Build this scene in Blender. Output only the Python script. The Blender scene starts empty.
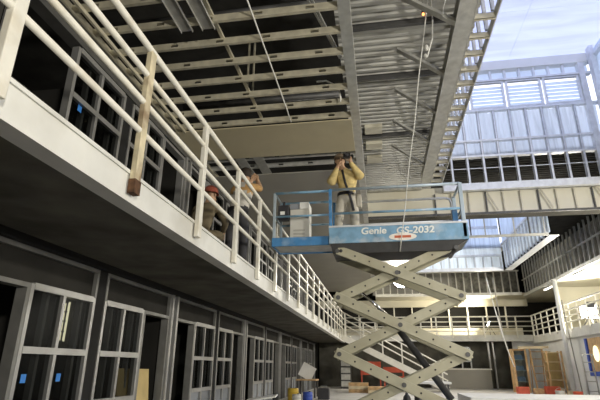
import bpy, bmesh, math, random
from mathutils import Vector, Matrix, noise as mnoise
random.seed(7)
C = bpy.context.scene.collection
EYE = 1.6            # the camera stands 1.6 m above the floor; heights below are written relative to the eye
FLOOR = -1.6
RAISED = -1.0
ORD = ['first','second','third','fourth','fifth','sixth','seventh','eighth','ninth','tenth','eleventh','twelfth','thirteenth',
       'fourteenth','fifteenth','sixteenth','seventeenth','eighteenth','nineteenth','twentieth']

# ------------------------------------------------------------------ materials
def mat(name, col, rough=0.6, metal=0.0, var=0.12, scale=6.0, bump=0.0, stain=None, stain_amt=0.0, stain_scale=2.0, spec=0.4):
    m = bpy.data.materials.new(name); m.use_nodes = True
    nt = m.node_tree; N = nt.nodes; L = nt.links
    b = N['Principled BSDF']
    b.inputs['Roughness'].default_value = rough; b.inputs['Metallic'].default_value = metal
    b.inputs['Specular IOR Level'].default_value = spec
    tc = N.new('ShaderNodeTexCoord'); nz = N.new('ShaderNodeTexNoise')
    nz.inputs['Scale'].default_value = scale; nz.inputs['Detail'].default_value = 5
    L.new(tc.outputs['Object'], nz.inputs['Vector'])
    r = N.new('ShaderNodeValToRGB')
    r.color_ramp.elements[0].position = .3; r.color_ramp.elements[1].position = .7
    r.color_ramp.elements[0].color = [max(0, c*(1-var)) for c in col]+[1]
    r.color_ramp.elements[1].color = [min(1, c*(1+var)) for c in col]+[1]
    L.new(nz.outputs['Fac'], r.inputs['Fac'])
    out = r.outputs['Color']
    if stain:
        n2 = N.new('ShaderNodeTexNoise'); n2.inputs['Scale'].default_value = stain_scale; n2.inputs['Detail'].default_value = 6
        L.new(tc.outputs['Object'], n2.inputs['Vector'])
        r2 = N.new('ShaderNodeValToRGB'); r2.color_ramp.elements[0].position = .5; r2.color_ramp.elements[1].position = .68
        r2.color_ramp.elements[0].color = (0,0,0,1); r2.color_ramp.elements[1].color = (stain_amt,)*3+(1,)
        L.new(n2.outputs['Fac'], r2.inputs['Fac'])
        mx = N.new('ShaderNodeMix'); mx.data_type = 'RGBA'
        L.new(r2.outputs['Color'], mx.inputs['Factor']); L.new(out, mx.inputs['A']); mx.inputs['B'].default_value = (*stain, 1)
        out = mx.outputs['Result']
    L.new(out, b.inputs['Base Color'])
    if bump:
        bp = N.new('ShaderNodeBump'); bp.inputs['Strength'].default_value = bump; bp.inputs['Distance'].default_value = .01
        L.new(nz.outputs['Fac'], bp.inputs['Height']); L.new(bp.outputs['Normal'], b.inputs['Normal'])
    return m
def emit(name, col, s):
    m = bpy.data.materials.new(name); m.use_nodes = True; nt = m.node_tree
    nt.nodes.remove(nt.nodes['Principled BSDF'])
    e = nt.nodes.new('ShaderNodeEmission'); e.inputs['Color'].default_value = (*col, 1); e.inputs['Strength'].default_value = s
    nt.links.new(e.outputs[0], nt.nodes['Material Output'].inputs['Surface']); return m
def sheet(name, col, stretch=(1,1,1), scale=3.0, lo=.75, clear=0.0):
    # translucent plastic / frosted glazing that passes the daylight on
    m = bpy.data.materials.new(name); m.use_nodes = True; nt = m.node_tree; N = nt.nodes; L = nt.links
    N.remove(N['Principled BSDF'])
    tc = N.new('ShaderNodeTexCoord'); mp = N.new('ShaderNodeMapping'); mp.inputs['Scale'].default_value = stretch
    nz = N.new('ShaderNodeTexNoise'); nz.inputs['Scale'].default_value = scale; nz.inputs['Detail'].default_value = 4; nz.inputs['Distortion'].default_value = 1.2
    L.new(tc.outputs['Object'], mp.inputs[0]); L.new(mp.outputs[0], nz.inputs['Vector'])
    r = N.new('ShaderNodeValToRGB'); r.color_ramp.elements[0].position = .35; r.color_ramp.elements[1].position = .62
    r.color_ramp.elements[0].color = [c*lo for c in col]+[1]; r.color_ramp.elements[1].color = [*col, 1]
    L.new(nz.outputs['Fac'], r.inputs['Fac'])
    t = N.new('ShaderNodeBsdfTranslucent'); d = N.new('ShaderNodeBsdfDiffuse')
    L.new(r.outputs['Color'], t.inputs['Color']); L.new(r.outputs['Color'], d.inputs['Color'])
    mx = N.new('ShaderNodeMixShader'); mx.inputs['Fac'].default_value = .2
    L.new(t.outputs[0], mx.inputs[1]); L.new(d.outputs[0], mx.inputs[2])
    s = mx.outputs[0]
    if clear:
        tr = N.new('ShaderNodeBsdfTransparent'); m2 = N.new('ShaderNodeMixShader'); m2.inputs['Fac'].default_value = clear
        L.new(s, m2.inputs[1]); L.new(tr.outputs[0], m2.inputs[2]); s = m2.outputs[0]
    L.new(s, N['Material Output'].inputs['Surface']); return m
def glass(name, tint, refl, rough=.06):
    m = bpy.data.materials.new(name); m.use_nodes = True; nt = m.node_tree; N = nt.nodes; L = nt.links
    N.remove(N['Principled BSDF'])
    tr = N.new('ShaderNodeBsdfTransparent'); tr.inputs['Color'].default_value = (*tint, 1)
    g = N.new('ShaderNodeBsdfGlossy'); g.inputs['Roughness'].default_value = rough
    fr = N.new('ShaderNodeFresnel'); fr.inputs['IOR'].default_value = 1.5
    mu = N.new('ShaderNodeMath'); mu.operation = 'MULTIPLY'; mu.inputs[1].default_value = refl; mu.use_clamp = True
    L.new(fr.outputs[0], mu.inputs[0])
    mx = N.new('ShaderNodeMixShader'); L.new(mu.outputs[0], mx.inputs['Fac']); L.new(tr.outputs[0], mx.inputs[1]); L.new(g.outputs[0], mx.inputs[2])
    L.new(mx.outputs[0], N['Material Output'].inputs['Surface']); return m

M = dict(
 floor = mat('concrete_floor', (.24,.23,.21), .7, 0, .15, 2.0, .2, (.25,.24,.22), .5, .7),
 screed = mat('dusty_screed', (.62,.60,.56), .75, 0, .12, 2.0, .2, (.4,.38,.35), .5, .6),
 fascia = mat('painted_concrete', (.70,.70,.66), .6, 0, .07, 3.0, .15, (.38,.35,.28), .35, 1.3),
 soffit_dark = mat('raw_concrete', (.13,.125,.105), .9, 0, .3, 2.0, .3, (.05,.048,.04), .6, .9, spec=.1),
 rail = mat('cream_paint', (.74,.72,.64), .42, 0, .08, 9.0, .05, (.45,.36,.2), .35, 4.0),
 rust = mat('rusty_paint', (.62,.55,.38), .5, 0, .2, 7.0, .1, (.14,.06,.02), .95, 3.0),
 rust_dark = mat('rust_foot', (.10,.05,.025), .9, 0, .5, 20.0),
 white_rail = mat('white_paint', (.80,.78,.70), .45, 0, .06, 6.0),
 galv = mat('galvanised_steel', (.55,.55,.52), .42, .55, .15, 8.0, 0, (.42,.41,.38), .4, 3),
 galv_warm = mat('galvanised_joist', (.62,.58,.45), .45, .35, .15, 8.0, 0, (.45,.41,.3), .5, 3),
 galv_blue = mat('galvanised_bright', (.70,.72,.74), .4, .3, .1, 8.0),
 alu = mat('mill_aluminium', (.36,.36,.355), .4, .5, .1, 5.0),
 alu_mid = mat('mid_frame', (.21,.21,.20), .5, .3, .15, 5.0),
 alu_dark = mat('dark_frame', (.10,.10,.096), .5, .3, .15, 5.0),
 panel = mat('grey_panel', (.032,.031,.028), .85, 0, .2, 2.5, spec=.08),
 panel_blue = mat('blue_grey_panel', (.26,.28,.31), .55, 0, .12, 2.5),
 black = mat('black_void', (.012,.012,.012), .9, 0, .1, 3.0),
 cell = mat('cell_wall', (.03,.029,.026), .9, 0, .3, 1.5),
 gyp = mat('drywall_tan', (.56,.50,.34), .85, 0, .06, 1.4, 0, (.42,.37,.25), .4, .8),
 gyp_grey = mat('drywall_grey', (.34,.325,.285), .85, 0, .07, 1.0, 0, (.30,.28,.26), .4, .5),
 cream = mat('drywall_cream', (.70,.67,.55), .85, 0, .06, 1.2, 0, (.5,.45,.33), .4, .8),
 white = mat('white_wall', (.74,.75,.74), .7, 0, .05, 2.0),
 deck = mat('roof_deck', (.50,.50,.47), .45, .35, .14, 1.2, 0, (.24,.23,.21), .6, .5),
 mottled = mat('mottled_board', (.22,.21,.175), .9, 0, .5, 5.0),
 shade_deck = mat('deck_in_shade', (.028,.027,.024), .95, 0, .3, 4.0),  # near-black colour carries the shade of the unlit roof areas
 steel_dark = mat('dark_steel', (.10,.10,.10), .5, .4, .2, 5.0),
 steel_brace = mat('brace_steel', (.52,.49,.40), .5, .3, .15, 6.0),
 arm = mat('scissor_arm_paint', (.42,.40,.29), .45, .05, .1, 5.0, 0, (.35,.32,.22), .5, 3.0),
 blue = mat('lift_blue', (.07,.24,.50), .4, 0, .12, 7.0, 0, (.42,.52,.62), .45, 5.0),
 blue_worn = mat('lift_blue_worn', (.20,.37,.53), .45, 0, .2, 7.0, 0, (.50,.56,.60), .8, 4.0),
 greyblue = mat('lift_greyblue', (.42,.50,.56), .4, .2, .12, 6.0),
 chassis = mat('lift_grey', (.05,.05,.05), .6, .2, .2, 6.0),
 chrome = mat('chrome_rod', (.7,.7,.7), .15, 1, .03, 6.0),
 rubber = mat('tyre', (.03,.03,.03), .8),
 letter = mat('letter_white', (.85,.86,.82), .5, 0, .03),
 decal_white = mat('decal_white', (.85,.80,.72), .5, 0, .03),
 decal_red = mat('decal_red', (.55,.13,.06), .5, 0, .05),
 carton = mat('white_carton', (.62,.61,.56), .7, 0, .08, 5.0),
 carton_print = mat('carton_print', (.45,.44,.40), .7, 0, .1, 5.0),
 jacket = mat('mustard_jacket', (.60,.47,.21), .85, 0, .25, 14.0, .3),
 trousers = mat('grey_trousers', (.48,.45,.38), .85, 0, .15, 12.0, .2),
 skin = mat('skin', (.52,.33,.21), .6, 0, .06, 8.0),
 hair = mat('dark_hair', (.03,.022,.016), .7, 0, .2, 20.0),
 cap = mat('cap_brown', (.16,.12,.08), .8, 0, .2, 14.0),
 boot = mat('boot', (.12,.10,.08), .7),
 strap = mat('black_strap', (.03,.03,.035), .6),
 camera = mat('camera_body', (.02,.02,.02), .4),
 shirt = mat('grey_shirt', (.52,.50,.45), .85, 0, .15, 12.0),
 dark_cloth = mat('dark_trousers', (.05,.05,.055), .9, 0, .2, 10.0),
 orange_cloth = mat('ochre_sleeve', (.50,.30,.12), .85, 0, .15, 10.0),
 red_hat = mat('red_hat', (.30,.08,.05), .4),
 tan_cloth = mat('tan_overalls', (.16,.13,.08), .9, 0, .15, 10.0),
 wire = mat('white_cable', (.78,.78,.74), .5, 0, .04),
 wire_dark = mat('grey_cable', (.28,.27,.24), .6),
 wood = mat('timber', (.55,.36,.18), .7, 0, .25, 6.0),
 wood_pale = mat('pale_timber', (.66,.55,.36), .7, 0, .15, 6.0),
 ply = mat('plywood', (.52,.40,.18), .75, 0, .12, 5.0),
 red = mat('red_plastic', (.60,.10,.05), .45, 0, .1),
 yellow = mat('yellow_plastic', (.62,.42,.05), .45, 0, .1),
 bluep = mat('blue_plastic', (.05,.10,.45), .4, 0, .1),
 darkp = mat('dark_plastic', (.035,.035,.04), .5),
 sticker = mat('sticker_blue', (.04,.22,.65), .5, 0, .02),
 paper = mat('white_board', (.78,.78,.75), .7, 0, .04),
 glass = glass('cell_glass', (.6,.61,.61), .02, .3),
 glass_blue = glass('cabinet_glass', (.75,.85,.92), 1.2),
 skylight = sheet('skylight_glazing', (.84,.87,1.0), (.5,3,1), 1.0, .90),
 plastic = sheet('plastic_sheeting', (.84,.91,1.0), (5,1,.35), 1.6, .80),
 frosted = sheet('frosted_louvre', (.85,.91,1.0), (1,1,1), 2.0, .92),
 lamp = emit('lamp_glow', (1,.95,.85), 30), tube = emit('tube_glow', (1,.97,.85), 14), yellow_glow = emit('soft_yellow_glow', (1,.93,.6), 1.6),
 bulb = emit('orange_bulb', (1,.30,.08), 5),
)
# ------------------------------------------------------------------ mesh builder
class MB:
    def __init__(s): s.v=[]; s.f=[]; s.mi=[]; s.sm=[]; s.cur=0
    def add(s, vs, fs, smooth=False):
        o=len(s.v); s.v += [Vector(p) for p in vs]
        for f in fs: s.f.append([i+o for i in f]); s.mi.append(s.cur); s.sm.append(smooth)
        return s
    def box(s, x0,x1,y0,y1,z0,z1):
        if x0>x1: x0,x1=x1,x0
        if y0>y1: y0,y1=y1,y0
        if z0>z1: z0,z1=z1,z0
        return s.add([(x0,y0,z0),(x1,y0,z0),(x1,y1,z0),(x0,y1,z0),(x0,y0,z1),(x1,y0,z1),(x1,y1,z1),(x0,y1,z1)],
              [(0,3,2,1),(4,5,6,7),(0,1,5,4),(1,2,6,5),(2,3,7,6),(3,0,4,7)])
    def cbox(s, c, d): return s.box(c[0]-d[0]/2,c[0]+d[0]/2,c[1]-d[1]/2,c[1]+d[1]/2,c[2]-d[2]/2,c[2]+d[2]/2)
    def bar(s, p, q, w, h, up=(0,0,1)):     # rectangular bar, w sideways, h along up
        p=Vector(p); q=Vector(q); d=(q-p).normalized(); up=Vector(up)
        sd=d.cross(up)
        if sd.length<1e-4: sd=d.cross(Vector((0,1,0)))
        sd.normalize(); u=sd.cross(d).normalized()
        vs=[]
        for e in (p,q):
            for a,b in ((-1,-1),(1,-1),(1,1),(-1,1)): vs.append(e+sd*(a*w/2)+u*(b*h/2))
        return s.add(vs,[(0,1,2,3),(7,6,5,4),(0,4,5,1),(1,5,6,2),(2,6,7,3),(3,7,4,0)])
    def tube(s, pts, r, n=8, cap=True):
        pts=[Vector(p) for p in pts]; rs=r if isinstance(r,(list,tuple)) else [r]*len(pts)
        rings=[]; t0=(pts[1]-pts[0]).normalized()
        a=t0.cross(Vector((0,0,1)))
        if a.length<1e-3: a=t0.cross(Vector((1,0,0)))
        a.normalize(); vs=[]
        for i,p in enumerate(pts):
            t=(pts[min(i+1,len(pts)-1)]-pts[max(i-1,0)]).normalized()
            a=(a-t*a.dot(t)).normalized(); b=t.cross(a)
            for k in range(n):
                th=2*math.pi*k/n; vs.append(p+(a*math.cos(th)+b*math.sin(th))*rs[i])
        fs=[]
        for i in range(len(pts)-1):
            for k in range(n): fs.append((i*n+k,i*n+(k+1)%n,(i+1)*n+(k+1)%n,(i+1)*n+k))
        s.add(vs,fs,True)
        if cap: s.add(vs[:n],[tuple(range(n))[::-1]]); s.add(vs[-n:],[tuple(range(n))])
        return s
    def lathe(s, c, prof, axis=(0,0,1), n=20):   # prof: (radius, along)
        ax=Vector(axis).normalized(); a=ax.cross(Vector((1,0,0)))
        if a.length<1e-3: a=ax.cross(Vector((0,1,0)))
        a.normalize(); b=ax.cross(a); c=Vector(c); vs=[]
        for r,h in prof:
            for k in range(n):
                th=2*math.pi*k/n; vs.append(c+ax*h+(a*math.cos(th)+b*math.sin(th))*max(r,1e-4))
        fs=[]
        for i in range(len(prof)-1):
            for k in range(n): fs.append((i*n+k,i*n+(k+1)%n,(i+1)*n+(k+1)%n,(i+1)*n+k))
        return s.add(vs,fs,True)
    def ell(s, c, r, n=12, m=8):
        vs=[];fs=[]
        for i in range(m+1):
            ph=math.pi*i/m
            for k in range(n):
                th=2*math.pi*k/n; vs.append((c[0]+r[0]*math.sin(ph)*math.cos(th),c[1]+r[1]*math.sin(ph)*math.sin(th),c[2]+r[2]*math.cos(ph)))
        for i in range(m):
            for k in range(n): fs.append((i*n+k,(i+1)*n+k,(i+1)*n+(k+1)%n,i*n+(k+1)%n))
        return s.add(vs,fs,True)
    def build(s, name, m, parent=None, bevel=0):
        me=bpy.data.meshes.new(name)
        if parent is not None: o0=Vector(parent['_w'])
        else:
            xs=[v.x for v in s.v]; ys=[v.y for v in s.v]; zs=[v.z for v in s.v]
            o0=Vector(((min(xs)+max(xs))/2,(min(ys)+max(ys))/2,min(zs)))
        me.from_pydata([v-o0 for v in s.v],[],s.f)
        ms=m if isinstance(m,(list,tuple)) else [m]
        for x in ms: me.materials.append(M[x] if isinstance(x,str) else x)
        me.polygons.foreach_set('material_index', s.mi); me.polygons.foreach_set('use_smooth', s.sm)
        bm=bmesh.new(); bm.from_mesh(me); bmesh.ops.remove_doubles(bm, verts=bm.verts, dist=1e-5) if any(s.sm) else None
        bmesh.ops.recalc_face_normals(bm, faces=bm.faces); bm.to_mesh(me); bm.free()
        me.update()
        o=bpy.data.objects.new(name, me); C.objects.link(o)
        o['_w']=list(o0)
        if parent is not None: o.parent=parent
        else: o.location=o0
        if bevel:
            b=o.modifiers.new('bevel','BEVEL'); b.width=bevel; b.segments=2; b.limit_method='ANGLE'
        return o
def tag(o, label, cat, group=None):
    o['label']=label; o['category']=cat
    if group: o['group']=group
    return o
def thing(name, label, cat, loc, group=None):
    o=bpy.data.objects.new(name, None); C.objects.link(o); o.location=loc; o['_w']=list(loc); o.empty_display_size=.1
    return tag(o,label,cat,group)
def struct(name, o=None, loc=None):
    if o is None:
        o=bpy.data.objects.new(name, None); C.objects.link(o); o.location=loc; o['_w']=list(loc); o.empty_display_size=.1
    o['kind']='structure'; return o
def dup(root, d, label=None):
    r=root.copy(); C.objects.link(r); r.location=Vector(root.location)+Vector(d); r['_w']=list(Vector(root['_w'])+Vector(d))
    if label: r['label']=label
    for ch in list(root.children):
        c=ch.copy(); C.objects.link(c); c.parent=r
        for g in list(ch.children):
            q=g.copy(); C.objects.link(q); q.parent=c
    return r
def B(*a): return MB().box(*a)

# ------------------------------------------------------------------ shell
struct('floor', B(-7,12,-5,9,FLOOR-.2,FLOOR).build('floor','floor'))
struct('floor', B(-3.3,12,9,29,FLOOR-.2,RAISED).build('floor','screed'))
struct('floor', B(-7,-3.3,9,29,FLOOR-.2,FLOOR).build('floor','floor'))
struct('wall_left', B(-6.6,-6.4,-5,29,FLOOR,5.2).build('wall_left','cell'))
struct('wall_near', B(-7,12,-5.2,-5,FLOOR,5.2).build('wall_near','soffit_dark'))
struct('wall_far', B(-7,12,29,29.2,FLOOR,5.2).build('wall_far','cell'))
struct('wall_right', B(11.5,11.7,-5,29,FLOOR,5.2).build('wall_right','cream'))
# cell partitions
W0=-3.4; PER=4.35; Y0=3.2
for u in range(6):
    y=Y0-.1+PER*u
    for yy,nm in ((y,'a'),(y+2.19,'b')):
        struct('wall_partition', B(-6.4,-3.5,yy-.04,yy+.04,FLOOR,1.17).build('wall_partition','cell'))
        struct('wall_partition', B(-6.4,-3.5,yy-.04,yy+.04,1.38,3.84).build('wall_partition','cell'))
# header above the upper cell fronts, black strip painted as the shadow gap above the lower ones
struct('trim_1', B(-3.52,-3.36,-1,25.5,3.60,3.85).build('trim_1','alu_dark'))
struct('trim_2', B(-3.52,-3.30,-1,25.5,1.10,1.178).build('trim_2','black'))
# roof deck: corrugated sheets
def deck(name, x0,x1,y0,y1,z,m,pitch=.152):
    b=MB(); y=y0; prof=[]
    while y<y1:
        prof += [(y,z),(y+pitch*.40,z),(y+pitch*.5,z+.045),(y+pitch*.90,z+.045)]; y+=pitch
    vs=[];fs=[]
    for (yy,zz) in prof: vs += [(x0,yy,zz),(x1,yy,zz)]
    for i in range(len(prof)-1): fs.append((2*i,2*i+1,2*i+3,2*i+2))
    b.add(vs,fs); n=len(vs)
    b.box(x0,x1,y0,y1,z+.06,z+.2)
    return struct(name, b.build(name,m))
SX0,SX1=1.70,5.65         # light shaft
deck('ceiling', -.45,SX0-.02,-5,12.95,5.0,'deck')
deck('ceiling', SX1,12,-5,29,5.0,'shade_deck')
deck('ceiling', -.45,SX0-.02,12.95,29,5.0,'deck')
deck('ceiling', SX0-.02,SX1,11.45,15.4,5.0,'shade_deck')
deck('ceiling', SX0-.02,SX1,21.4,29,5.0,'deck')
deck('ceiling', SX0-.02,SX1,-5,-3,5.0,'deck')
struct('ceiling', B(-7,-.45,-5,29,4.95,5.2).build('ceiling','shade_deck'))  # shade over the left soffit is put into this dark colour

# ------------------------------------------------------------------ left balcony
bal=thing('balcony','long left balcony with a pale concrete edge and dark underside','balcony',(-2.6,10,1.178))
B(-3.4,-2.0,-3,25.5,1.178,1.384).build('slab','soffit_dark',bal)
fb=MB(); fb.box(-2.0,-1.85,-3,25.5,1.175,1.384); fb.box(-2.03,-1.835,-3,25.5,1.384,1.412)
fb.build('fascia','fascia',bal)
def railing(name,label,p0,d,n,pitch_,zb,ztop,rails,post_mat,rail_mat,drop,pr=.022,pw=.07,pd=.045,rust_at=None,ext=(0,0)):
    # straight run: p0 start (x,y), d unit direction, n posts
    t=thing(name,label,'railing',(p0[0],p0[1],zb))
    d=Vector((d[0],d[1],0)); s=Vector((-d.y,d.x,0)); p0=Vector((p0[0],p0[1],0))
    for k in range(n):
        p=p0+d*(pitch_[k] if isinstance(pitch_,list) else pitch_*k); b=MB()
        b.bar(p+Vector((0,0,zb-drop)),p+Vector((0,0,ztop-.01)),pd,pw,d)
        o=b.build('post','rust' if k==rust_at else post_mat,t,.006)
        if k==rust_at:
            o['label']='post with a rusty foot'; q=p+Vector((-.0,0,zb-drop))
            MB().bar(q+Vector((0,0,-.012)),q+Vector((0,0,.10)),pd+.006,pw+.006,d).build('post_foot','rust_dark',o)
    a=p0-d*ext[0]; e=p0+d*((pitch_[-1] if isinstance(pitch_,list) else pitch_*(n-1))+ext[1])
    for i,z in enumerate(rails):
        MB().tube([a+Vector((0,0,z)),e+Vector((0,0,z))],pr*(1.15 if i==0 else 1),10).build('top_rail' if i==0 else 'rail',rail_mat,t)
    return t
railing('balcony_railing','cream pipe railing running the length of the left balcony',(-1.808,0),(0,1),19,[.35,1.70,3.07,4.39,5.66]+[6.86+1.25*k for k in range(14)],1.384,2.525,
        (2.525,2.275,2.015,1.755),'rail','rail',.145,.025,.085,.05,rust_at=2,ext=(1.5,.4))

# ------------------------------------------------------------------ cell fronts (lower and upper tier)
def cell_window(n, y0,y1, zo, zf, panelm='panel', stickers=(), lights=1):
    w=struct('window_%d'%n, None, (W0,(y0+y1)/2,zf))
    b=MB(); ym=(y0+y1)/2-.02; hd=.05
    for y in (y0+.03,ym,y1-.03): b.box(W0-.06,W0+.03,y-.024,y+.024,zf,zo+.755)
    for z in (.735,.13,-.42): b.box(W0-.055,W0+.035,y0+.054,y1-.054,zo+z-.033,zo+z+.033)
    b.build('window_frame','alu',w)
    r=MB()                                             # return studs of the rough opening, deeper inside
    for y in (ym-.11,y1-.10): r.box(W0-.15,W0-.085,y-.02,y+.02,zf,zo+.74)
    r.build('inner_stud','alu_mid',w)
    for (a,c) in ((y0+.06,ym-.03),(ym+.03,y1-.06)):
        B(W0-.012,W0-.006,a,c,zo+.158,zo+.707).build('pane','glass',w)
        B(W0-.012,W0-.006,a,c,zo-.392,zo+.102).build('pane','glass',w)
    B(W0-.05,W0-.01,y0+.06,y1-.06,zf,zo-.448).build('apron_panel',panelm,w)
    for (y,z) in stickers:
        k=MB().box(W0-.006,W0-.002,y-.035,y+.035,zo+z-.04,zo+z+.04).build('sticker','sticker',w); k['label']='blue sticker on the glass'
    return w
wn=0; dn=0; tn=2
for u in range(-1,5):
    yb=Y0+PER*u
    for zo,zf in ((0,FLOOR),(2.82,1.384)):
        low = zo==0
        if u<0: continue
        st=[(4.28,-.13),(4.80,-.13)] if (u==0 and low) else ([(4.35,.05)] if (u==0) else [])
        for (a,b_) in ((.90,2.02),(2.21,3.26)):
            wn+=1; s_=[q for q in st if yb+a<q[0]<yb+b_]
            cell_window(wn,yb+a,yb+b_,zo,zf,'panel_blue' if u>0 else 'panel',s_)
        for (a,b_) in (((.06,.90),(3.26,4.12)) if (u>0 or low) else ((3.26,4.12),)):          # open door frames beside the windows
            dn+=1; d=struct('door_%d'%dn,None,(W0,yb+(a+b_)/2,zf))
            k=MB(); k.box(W0-.09,W0+.03,yb+a,yb+a+.045,zf,zo+.755); k.box(W0-.09,W0+.03,yb+b_-.045,yb+b_,zf,zo+.755); k.box(W0-.09,W0+.03,yb+a+.045,yb+b_-.045,zo+.71,zo+.755)
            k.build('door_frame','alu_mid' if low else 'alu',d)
        # posts of the bay
        for yy in (0,2.115,4.16):
            for off in ((0,) if yy==2.115 else ((0.0,) if yy==0 else (.0,))):
                tn+=1; x=MB()
                y=yb+yy
                if yy==2.115: x.box(W0-.12,W0+.02,y-.095,y+.095,zf,zo+(1.1 if low else .78))
                else: x.box(W0-.12,W0+.06,y-.03,y+.03,zf,zo+(1.1 if low else .78))
                struct('trim_%d'%tn, x.build('trim_%d'%tn, 'black' if yy==2.115 else 'alu'))
        if low:
            for (a,b_) in ((.03,2.02),(2.21,4.13)):
                tn+=1; e=struct('trim_%d'%tn,None,(W0,yb+(a+b_)/2,.76))
                k=MB(); k.box(W0-.06,W0+.03,yb+a,yb+b_,1.055,1.1); k.box(W0-.06,W0+.03,yb+a,yb+a+.04,.76,1.055); k.box(W0-.06,W0+.03,yb+b_-.04,yb+b_,.76,1.055)
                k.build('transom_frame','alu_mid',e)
                B(W0-.04,W0-.02,yb+a+.04,yb+b_-.04,.76,1.055).build('transom_panel','panel',e)
# added glowing panel with bars, stands in for a reflection in the cell window
lw=thing('reflection_glow','tall yellowish caged lamp glowing inside the nearest lower cell window','lamp',(-3.78,5.24,.28))
B(-3.86,-3.72,5.20,5.245,.26,.72).build('glow_panel','yellow_glow',lw)
k=MB()
for z in (.26,.37,.49,.60,.71): k.box(-3.87,-3.71,5.185,5.198,z-.008,z+.008)
for x in (-3.865,-3.79,-3.715): k.box(x-.006,x+.006,5.17,5.185,.25,.73)
k.build('glow_bars','alu_dark',lw)
tag(MB().bar((-3.36,6.60,-1.58),(-3.52,6.62,-.05),.9,.018,(1,0,0)).build('plywood_sheet','ply'),'yellowish plywood sheet leaning in the dark doorway of the lower cells','plywood')

# ------------------------------------------------------------------ left soffit: joists, drywall, edge channel
ZS=3.85
def cstud_x(b, x0,x1,y,z,h=.092,w=.041,t=.006,hole=.61):
    # C stud along X, open side towards +Y, with oval knock-outs in its web
    b.box(x0,x1,y,y+w,z,z+t); b.box(x0,x1,y,y+w,z+h-t,z+h)
    b.box(x0,x1,y+w-t,y+w,z+t,z+t+.012); b.box(x0,x1,y+w-t,y+w,z+h-t-.012,z+h-t)
    z0,z1=z+t,z+h-t; hz=.019; zc=z+h/2
    x=x0; c=x0+.3
    while c<x1-.1:
        b.box(x,c-.05,y,y+t,z0,z1); b.box(c-.05,c+.05,y,y+t,z0,zc-hz); b.box(c-.05,c+.05,y,y+t,zc+hz,z1); x=c+.05; c+=hole
    b.box(x,x1,y,y+t,z0,z1)
JP=.412
joist=None
ys=[6.72-JP*k for k in range(0,14)]
for i,y in enumerate(ys):
    lab='horizontal galvanised ceiling joist, %s counted from the tan drywall strip'%ORD[i]
    if joist is None:
        b=MB(); cstud_x(b,-3.36,-.30,y,ZS); joist=tag(b.build('ceiling_joist','galv_warm'),lab,'joist','ceiling joists over the left balcony')
    else: dup(joist,(0,y-ys[0],0),lab)
b=MB(); b.box(-.30,-.16,-3,25.4,ZS-.004,ZS+.004); b.box(-.30,-.293,-3,25.4,ZS,ZS+.10); b.box(-.167,-.16,-3,25.4,ZS,ZS+.16)
tag(b.build('soffit_edge_channel','galv'),'long grey channel edging the soffit over the lift','channel')
b=MB(); b.box(-3.36,-3.32,-3,25.4,ZS-.004,ZS+.004); b.box(-3.36,-3.352,-3,25.4,ZS,ZS+.10)
b.box(-3.30,-3.285,-3,6.8,ZS-.055,ZS-.05); b.box(-3.20,-3.17,-3,6.8,ZS-.05,ZS)
tag(b.build('wall_track','galv_warm'),'long metal track along the wall over the left balcony','channel')
tag(B(-3.36,-.30,6.80,8.0,ZS-.02,ZS-.004).build('drywall_sheet','gyp',bevel=.002),'tan drywall strip screwed across the ceiling joists above the worker','drywall')
tag(B(-3.36,-.30,8.86,25.4,ZS-.02,ZS-.004).build('drywall_sheet','gyp_grey'),'long grey drywall soffit running back behind the man on the lift','drywall')
for i,y in enumerate((8.14,8.54)):
    b=MB(); cstud_x(b,-3.36,-.30,y,ZS); tag(b.build('ceiling_joist','galv'),'ceiling joist showing in the dark gap, %s the man\'s cap'%('nearer to the tan strip than' if i==0 else 'further back than'),'joist','joists in the soffit gap')
for i,x in enumerate((-2.56,-2.20)):
    tag(B(x-.10,x+.10,8.01,8.85,ZS-.010,ZS-.0005).build('steel_plate','galv' ),'grey metal plate across the soffit gap, %s of the pair above the balcony worker'%('left' if i==0 else 'right'),'plate','plates in the soffit gap')
for i,(x0,x1) in enumerate(((-2.22,-2.07),(-1.95,-1.79))):
    b=MB(); b.box(x0,x1,2.4,4.36,ZS-.008,ZS-.0005); b.box(x0,x0+.006,2.4,4.36,ZS-.035,ZS-.008); b.box(x1-.006,x1,2.4,4.36,ZS-.035,ZS-.008)
    tag(b.build('flat_channel','galv'),'wide grey channel under the joists at the top edge, %s one of two'%('left' if i==0 else 'right'),'channel','wide channels under the joists')
b=MB(); b.box(-1.83,-1.79,-2,6.75,ZS+.095,ZS+.135)
tag(b.build('runner_channel','galv_warm'),'narrow runner channel lying across the tops of the ceiling joists','channel')
tag(MB().tube([(-1.27,-2,ZS-.0105),(-1.28,2.5,ZS-.0105),(-1.29,6.2,ZS-.0105),(-1.30,6.75,ZS-.0105)],.010,6).build('conduit','wire'),'thin white conduit hung under the ceiling joists','conduit')
for i,x in enumerate((-1.86,-1.77)):
    tag(B(x-.012,x+.012,6.0,6.024,ZS+.09,4.95).build('hanger_rod','galv_warm'),'upright hanger strap above the joists, %s of the close pair'%('left' if i==0 else 'right'),'hanger','hanger straps above the joists')
for i,dx in enumerate((0,.07)):
    tag(MB().bar((-.95+dx,4.0,4.60),(-.36+dx*.3,5.3,ZS+.09),.025,.025).build('brace_rod','galv'),'thin slanted brace rod near the soffit edge, %s of two'%('left' if i==0 else 'right'),'brace','slanted brace rods above the joists')
tag(MB().tube([(-.75,5.85,ZS+.12),(-.62,5.95,ZS+.19),(-.50,6.05,ZS+.17),(-.44,6.1,ZS+.1),(-.42,6.12,ZS-.02),(-.43,6.16,ZS-.06)],.013,6).build('flexible_cable','wire'),'loop of white flexible cable hanging from the joists near the channel','cable')
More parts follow.
